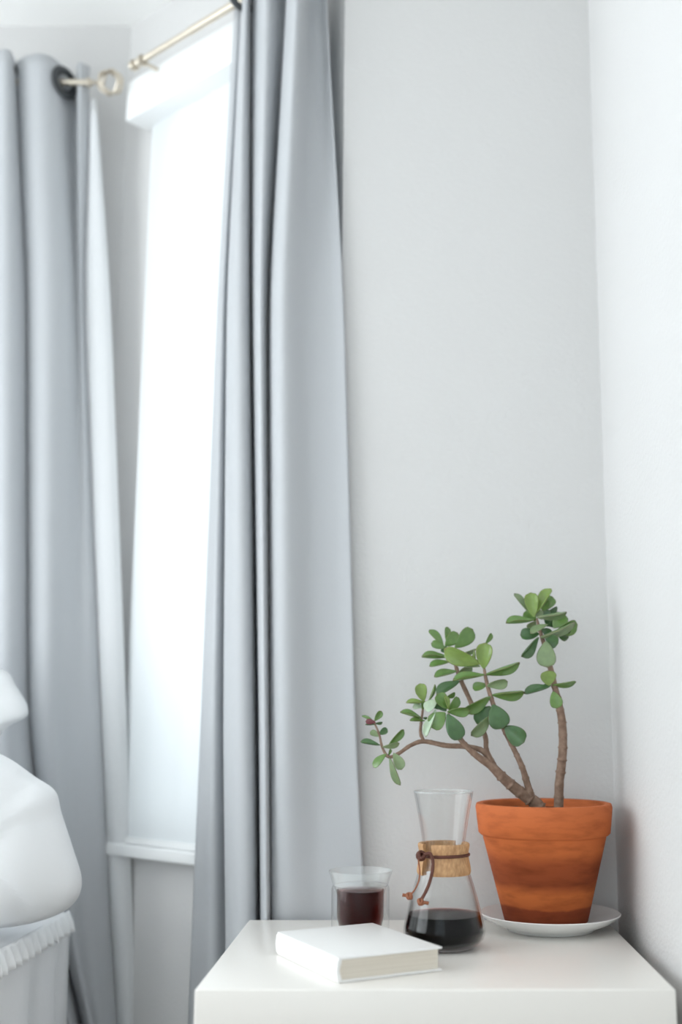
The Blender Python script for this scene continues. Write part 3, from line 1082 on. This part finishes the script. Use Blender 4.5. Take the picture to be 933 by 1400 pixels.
kn = at_c(576, 1170, -0.033)
g = B()
for ax, R in (((0.3, -1, 0.2), 0.0052), ((1, -0.5, 0.5), 0.0048), ((-0.4, -0.6, 1), 0.0050)):
    g.torus(kn, ax, R, 0.0022, 24, 8)
g.build('knot', 'leather', tie, sharp=None)
t1 = catmull([kn + Vector((-0.003, -0.002, 0)), at_c(572.5, 1178, -0.036), at_c(574, 1190, -0.039), at_c(573, 1204, -0.042), at_c(567, 1217, -0.045), at_c(561, 1224, -0.046)], 8)
B().tube(t1, 0.0019, 10, flat=0.6).build('tie_end', 'leather_cut', tie, sharp=None)
t2 = catmull([kn + Vector((0.004, -0.002, 0.001)), at_c(588, 1167, -0.037), at_c(592, 1176, -0.038), at_c(591.5, 1190, -0.040), at_c(587.5, 1207, -0.044), at_c(581, 1222, -0.048), at_c(575.5, 1231, -0.049)], 8)
B().tube(t2, 0.0023, 10, flat=0.6).build('tie_end', 'leather', tie, sharp=None)
for c_, tip in ((at_c(560, 1225, -0.046), at_c(550.5, 1223.5, -0.046)), (at_c(575.5, 1233, -0.049), at_c(586.5, 1235, -0.050))):
    g = B()
    g.torus(c_, (0.6, -0.6, 0.7), 0.0032, 0.0024, 20, 8)
    g.torus(c_, (-0.6, -0.5, 0.4), 0.0030, 0.0023, 20, 8)
    g.tube(catmull([c_, c_.lerp(tip, 0.5), tip], 4), [0.0022] * 8 + [0.0024], 8, flat=0.7)
    g.build('end_knot', 'leather_cut', tie, sharp=None)

# ------------------------------------------------------------------ double-walled tumbler of coffee
GY = 1.655
gm = mpp(1230, GY)
gx = P(493, 1240, GY).x
gz = lambda y: zof(y, GY)
rg = lambda q: q * gm
tum = empty('glass_tumbler', (gx, GY, TABLE_Z), 'double-walled glass of dark coffee with a flared rim behind the book', 'glass')
z0 = TABLE_Z + 0.0006
zj = gz(1211)
g = B()
g.lathe([(0.0005, z0), (rg(36), z0), (rg(38.5), z0 + 0.003), (rg(39.6), z0 + 0.012), (rg(39.6), zj - 0.004), (rg(39.0), zj - 0.001), (rg(37.2), zj + 0.001),
         (rg(36.0), zj + 0.0005), (rg(34.5), zj - 0.004), (rg(32.4), zj - 0.012), (rg(32.2), z0 + 0.03), (rg(29), z0 + 0.017), (rg(20), z0 + 0.012), (0.0005, z0 + 0.011)], (gx, GY), 80)
g.build('glass_wall', 'glass', tum, sharp=None)
g = B()
g.lathe([(rg(36.0), zj + 0.0006), (rg(37.6), zj + 0.0006), (rg(38.4), zj + 0.003), (rg(40.5), gz(1201)), (rg(43.6), gz(1191.5)), (rg(43.8), gz(1190)), (rg(43.0), gz(1189.4)),
         (rg(42.2), gz(1190.5)), (rg(39.2), gz(1201)), (rg(36.8), zj + 0.003)], (gx, GY), 80, closed=True)
o = g.build('flared_rim', 'whitish', tum, sharp=None)  # rim glass whitened by the diffuse mix
o['label'] = 'slightly fogged flared rim'
zl = gz(1216)
B().lathe([(0.0003, z0 + 0.0114), (rg(19.8), z0 + 0.0124), (rg(28.7), z0 + 0.0174), (rg(31.8), z0 + 0.0302), (rg(32.0), zl - 0.006), (rg(32.4), zl), (0.0003, zl)], (gx, GY), 80).build('coffee', 'tea', tum, sharp=50)

# ------------------------------------------------------------------ book
bk0 = P(463, 1345, 1.387)
bk0.z = TABLE_Z
be = empty('hardcover_book', (bk0.x - 0.02, bk0.y + 0.07, TABLE_Z), 'plain white hardcover book lying on the nightstand', 'book')
ang1 = math.radians(28.5)
e1 = Vector((math.cos(ang1), math.sin(ang1), 0))
e2v = Vector((-math.sin(ang1), math.cos(ang1), 0))
bw, bl, bt = 0.141, 0.190, 0.0285
T = lambda q: bk0 + e1 * q.x + e2v * q.y + Vector((0, 0, q.z))
# the spine runs along e2 at q.x = 0; cut page ends face the viewer at q.y = 0
B().box((0, 0, 0.0005), (bw, bl, 0.003), T, bev=0.0006).build('back_cover', 'cover', be)
B().box((0.0, 0, bt - 0.0025), (bw, bl, bt), T, bev=0.0008).build('front_cover', 'cover', be)
g = B()
prof = [(0.0025, 0.0005), (-0.0012, 0.004), (-0.0025, bt * 0.5), (-0.0012, bt - 0.0035), (0.0025, bt - 0.0003), (0.0045, bt - 0.002), (0.0012, bt * 0.5), (0.0045, 0.003)]
v = [T(Vector((x, y, z))) for y in (0.0, bl) for x, z in prof]
n_ = len(prof)
g.add(v, [tuple(range(n_)), tuple(range(n_, 2 * n_))] + [(i, (i + 1) % n_, n_ + (i + 1) % n_, n_ + i) for i in range(n_)])
g.build('spine', 'cover', be)


def pages_mat():
    m, nt, b_, out = nodes_of('book_page_edges')
    b_.inputs['Roughness'].default_value = 0.9
    ge = nt.nodes.new('ShaderNodeNewGeometry')
    mp = nt.nodes.new('ShaderNodeMapping')
    mp.inputs['Scale'].default_value = (4, 4, 1800)
    nt.links.new(ge.outputs['Position'], mp.inputs['Vector'])
    n = nt.nodes.new('ShaderNodeTexNoise')
    n.inputs['Scale'].default_value = 1
    nt.links.new(mp.outputs[0], n.inputs['Vector'])
    r = ramp(nt, [(0.3, (0.66, 0.60, 0.51)), (0.7, (0.80, 0.745, 0.655))])
    nt.links.new(n.outputs['Fac'], r.inputs[0])
    nt.links.new(r.outputs[0], b_.inputs['Base Color'])
    return m


M['pages'] = pages_mat()
B().box((0.003, 0.004, 0.003), (bw - 0.004, bl - 0.004, bt - 0.0025), T).build('page_block', 'pages', be, smooth=False)

# ------------------------------------------------------------------ bed with pillows
bed = empty('bed', (-1.25, 0.9, 0), 'white bed with draped white quilt beside the nightstand', 'bed')
BX1 = -0.598
bx0, by0, by1, bz = -2.05, -0.2, 2.07, 0.572
B().box((bx0 + 0.05, by0 + 0.05, 0.12), (BX1 - 0.06, by1 - 0.02, 0.30), bev=0.01).build('bed_base', 'linen', bed)
B().box((bx0 + 0.03, by0 + 0.03, 0.30), (BX1 - 0.035, by1 - 0.01, 0.555), bev=0.05).build('mattress', 'linen', bed)
for lx, ly in ((bx0 + 0.1, by0 + 0.1), (BX1 - 0.12, by0 + 0.1), (bx0 + 0.1, by1 - 0.1), (BX1 - 0.12, by1 - 0.1)):
    B().box((lx - 0.025, ly - 0.025, 0), (lx + 0.025, ly + 0.025, 0.12)).build('leg', 'linen', bed, smooth=False)
# quilt: over the top and hanging at the right side with soft folds
v, f = [], []
ny, sec = 150, []
for i in range(26): sec.append((bx0 + (BX1 - 0.03 - bx0) * i / 26, 0, 0))
for i in range(8):
    a = math.pi / 2 * i / 8
    sec.append((BX1 - 0.03 + 0.03 * math.sin(a), -0.03 * (1 - math.cos(a)), 0.3))
for i in range(22): sec.append((BX1, -0.03 - 0.40 * i / 21, min(1, 0.3 + i / 10)))
for j in range(ny + 1):
    y = by0 + (by1 - by0) * j / ny
    for x, dz, hang in sec:
        w1 = noise.noise(Vector((x * 3, y * 4, 0.5))) * 0.012
        fold = hang * (0.012 * math.sin(y * 46 + 2 * math.sin(y * 9)) + 0.008 * noise.noise(Vector((y * 12, dz * 5, 3))))
        v.append((x + fold * (1 if hang else 0), y, bz + dz + w1 * (1 if hang < 0.5 else 0.3)))
m = len(sec)
for j in range(ny):
    for k in range(m - 1):
        f.append((j * m + k, j * m + k + 1, (j + 1) * m + k + 1, (j + 1) * m + k))
solid(mesh('quilt', v, f, 'quilt', bed), 0.010)
# gathered frill sewn along the quilt's edge
v, f = [], []
nf, rows = 420, 6
for j in range(nf + 1):
    y = 0.9 + (by1 - 0.02 - 0.9) * j / nf
    ph = y * 210 + 3 * noise.noise(Vector((y * 20, 0, 7)))
    for r in range(rows):
        s_ = r / (rows - 1)
        v.append((BX1 + 0.010 + 0.010 * math.sin(s_ * 1.5) + 0.005 * s_ * math.sin(ph), y + 0.003 * s_ * math.cos(ph), bz + 0.004 - 0.034 * s_ ** 1.2 + 0.004 * s_ * noise.noise(Vector((y * 60, 1, 1)))))
for j in range(nf):
    for r in range(rows - 1):
        f.append((j * rows + r, j * rows + r + 1, (j + 1) * rows + r + 1, (j + 1) * rows + r))
solid(mesh('frill', v, f, 'linen', bed), 0.0015)


def pillow(name, outline, Yc, thick, label, lean=0.0, seed=0, ruffle=None, center=None):
    """a stuffed pillow whose upright outline is given; closed surface, pinched at the seam, leaning back by lean (m/m)"""
    o2 = [P(x, y, Yc) for x, y in outline]
    c = sum(o2, Vector()) / len(o2) if center is None else P(*center, Yc)
    ring = catmull(o2 + [o2[0]], 10)[:-1]
    n = len(ring)
    K = 12
    v, f = [], []
    zb_ = min(q.z for q in ring)
    for side in (-1, 1):
        for i in range(K + 1):
            s = i / K
            for q in ring:
                p = c.lerp(q, s)
                h = thick * 0.5 * (max(0, 1 - s ** 2.6)) ** 0.62
                wv = noise.noise(Vector((p.x * 9, p.z * 9, seed))) * 0.012 + noise.noise(Vector((p.x * 24, p.z * 24, seed + 4))) * 0.004
                v.append((p.x, p.y + side * (h + wv * (1 - s ** 4)) + (p.z - zb_) * lean, p.z))
    for sd in (0, 1):
        off = sd * (K + 1) * n
        for i in range(K):
            for k in range(n):
                k2 = (k + 1) % n
                f.append((off + i * n + k, off + i * n + k2, off + (i + 1) * n + k2, off + (i + 1) * n + k))
    me_b = B().add(v, f)
    root = empty(name, (c.x, c.y, zb_), label, 'pillow')
    ob = me_b.build('pillow_body', 'linen', root, sharp=None)
    bm = bmesh.new(); bm.from_mesh(ob.data)
    bmesh.ops.remove_doubles(bm, verts=bm.verts, dist=0.0004)
    keys = {(round(q.x, 4), round(q.z, 4)) for q in ring}
    wt = WT[ob]
    free = [q for q in bm.verts if (round(q.co.x + wt.x, 4), round(q.co.z + wt.z, 4)) not in keys]
    for _ in range(40): bmesh.ops.smooth_vert(bm, verts=free, factor=0.5, use_axis_x=True, use_axis_y=True, use_axis_z=True)
    for q in free:
        p = q.co + wt
        n1 = noise.noise(Vector((p.x * 13 + p.z * 7, p.z * 9 - p.x * 4, seed)))
        q.co.y += 0.022 * (abs(n1) ** 0.7) * (1 if q.co.y > 0 else -1) * min(1, abs(q.co.y) / 0.04) - 0.004
    bmesh.ops.recalc_face_normals(bm, faces=bm.faces)
    bm.to_mesh(ob.data); bm.free()
    if ruffle:
        # gathered frill sewn to the seam
        i0, i1, wd = ruffle
        seg = [ring[k % n] for k in range(i0 * 10, i1 * 10 + 1)]
        fine = catmull(seg, 5)
        v, f = [], []
        rows = 5
        for k, q in enumerate(fine):
            t = (fine[min(k + 1, len(fine) - 1)] - fine[max(k - 1, 0)]).normalized()
            out = Vector((t.z, 0, -t.x))
            if out.dot(q - c) < 0: out = -out
            for r in range(rows):
                s = r / (rows - 1)
                p = q + out * (wd * (s - 0.12) * (1 + 0.12 * math.sin(k * 0.31)))
                p = p + Vector((0, (p.z - zb_) * lean + 0.016 * s * math.sin(k * 0.62 + 1.5 * math.sin(k * 0.13)) - 0.008, 0))
                v.append(p)
        for k in range(len(fine) - 1):
            for r in range(rows - 1):
                f.append((k * rows + r, k * rows + r + 1, (k + 1) * rows + r + 1, (k + 1) * rows + r))
        solid(mesh('frill', v, f, 'linen', root), 0.002)
    return root


pillow('pillow', [(-330, 1010), (-190, 930), (-80, 905), (0, 914), (22, 938), (39, 975), (8, 996), (-20, 1040), (-60, 1150), (-200, 1232), (-330, 1228)],
       2.005, 0.11, 'white pillow standing upright at the back with one corner sticking out', lean=0.0, seed=3)
pillow('pillow', [(-380, 1050), (-200, 1000), (-70, 1008), (0, 1032), (46, 1062), (74, 1082), (83, 1112), (99, 1160), (111, 1200), (106, 1228), (84, 1248),
                  (45, 1262), (0, 1269), (-70, 1271), (-220, 1271), (-380, 1262)],
       1.80, 0.22, 'plump white pillow lying in front of the upright one, bulging past the bed edge', lean=0.03, seed=9)
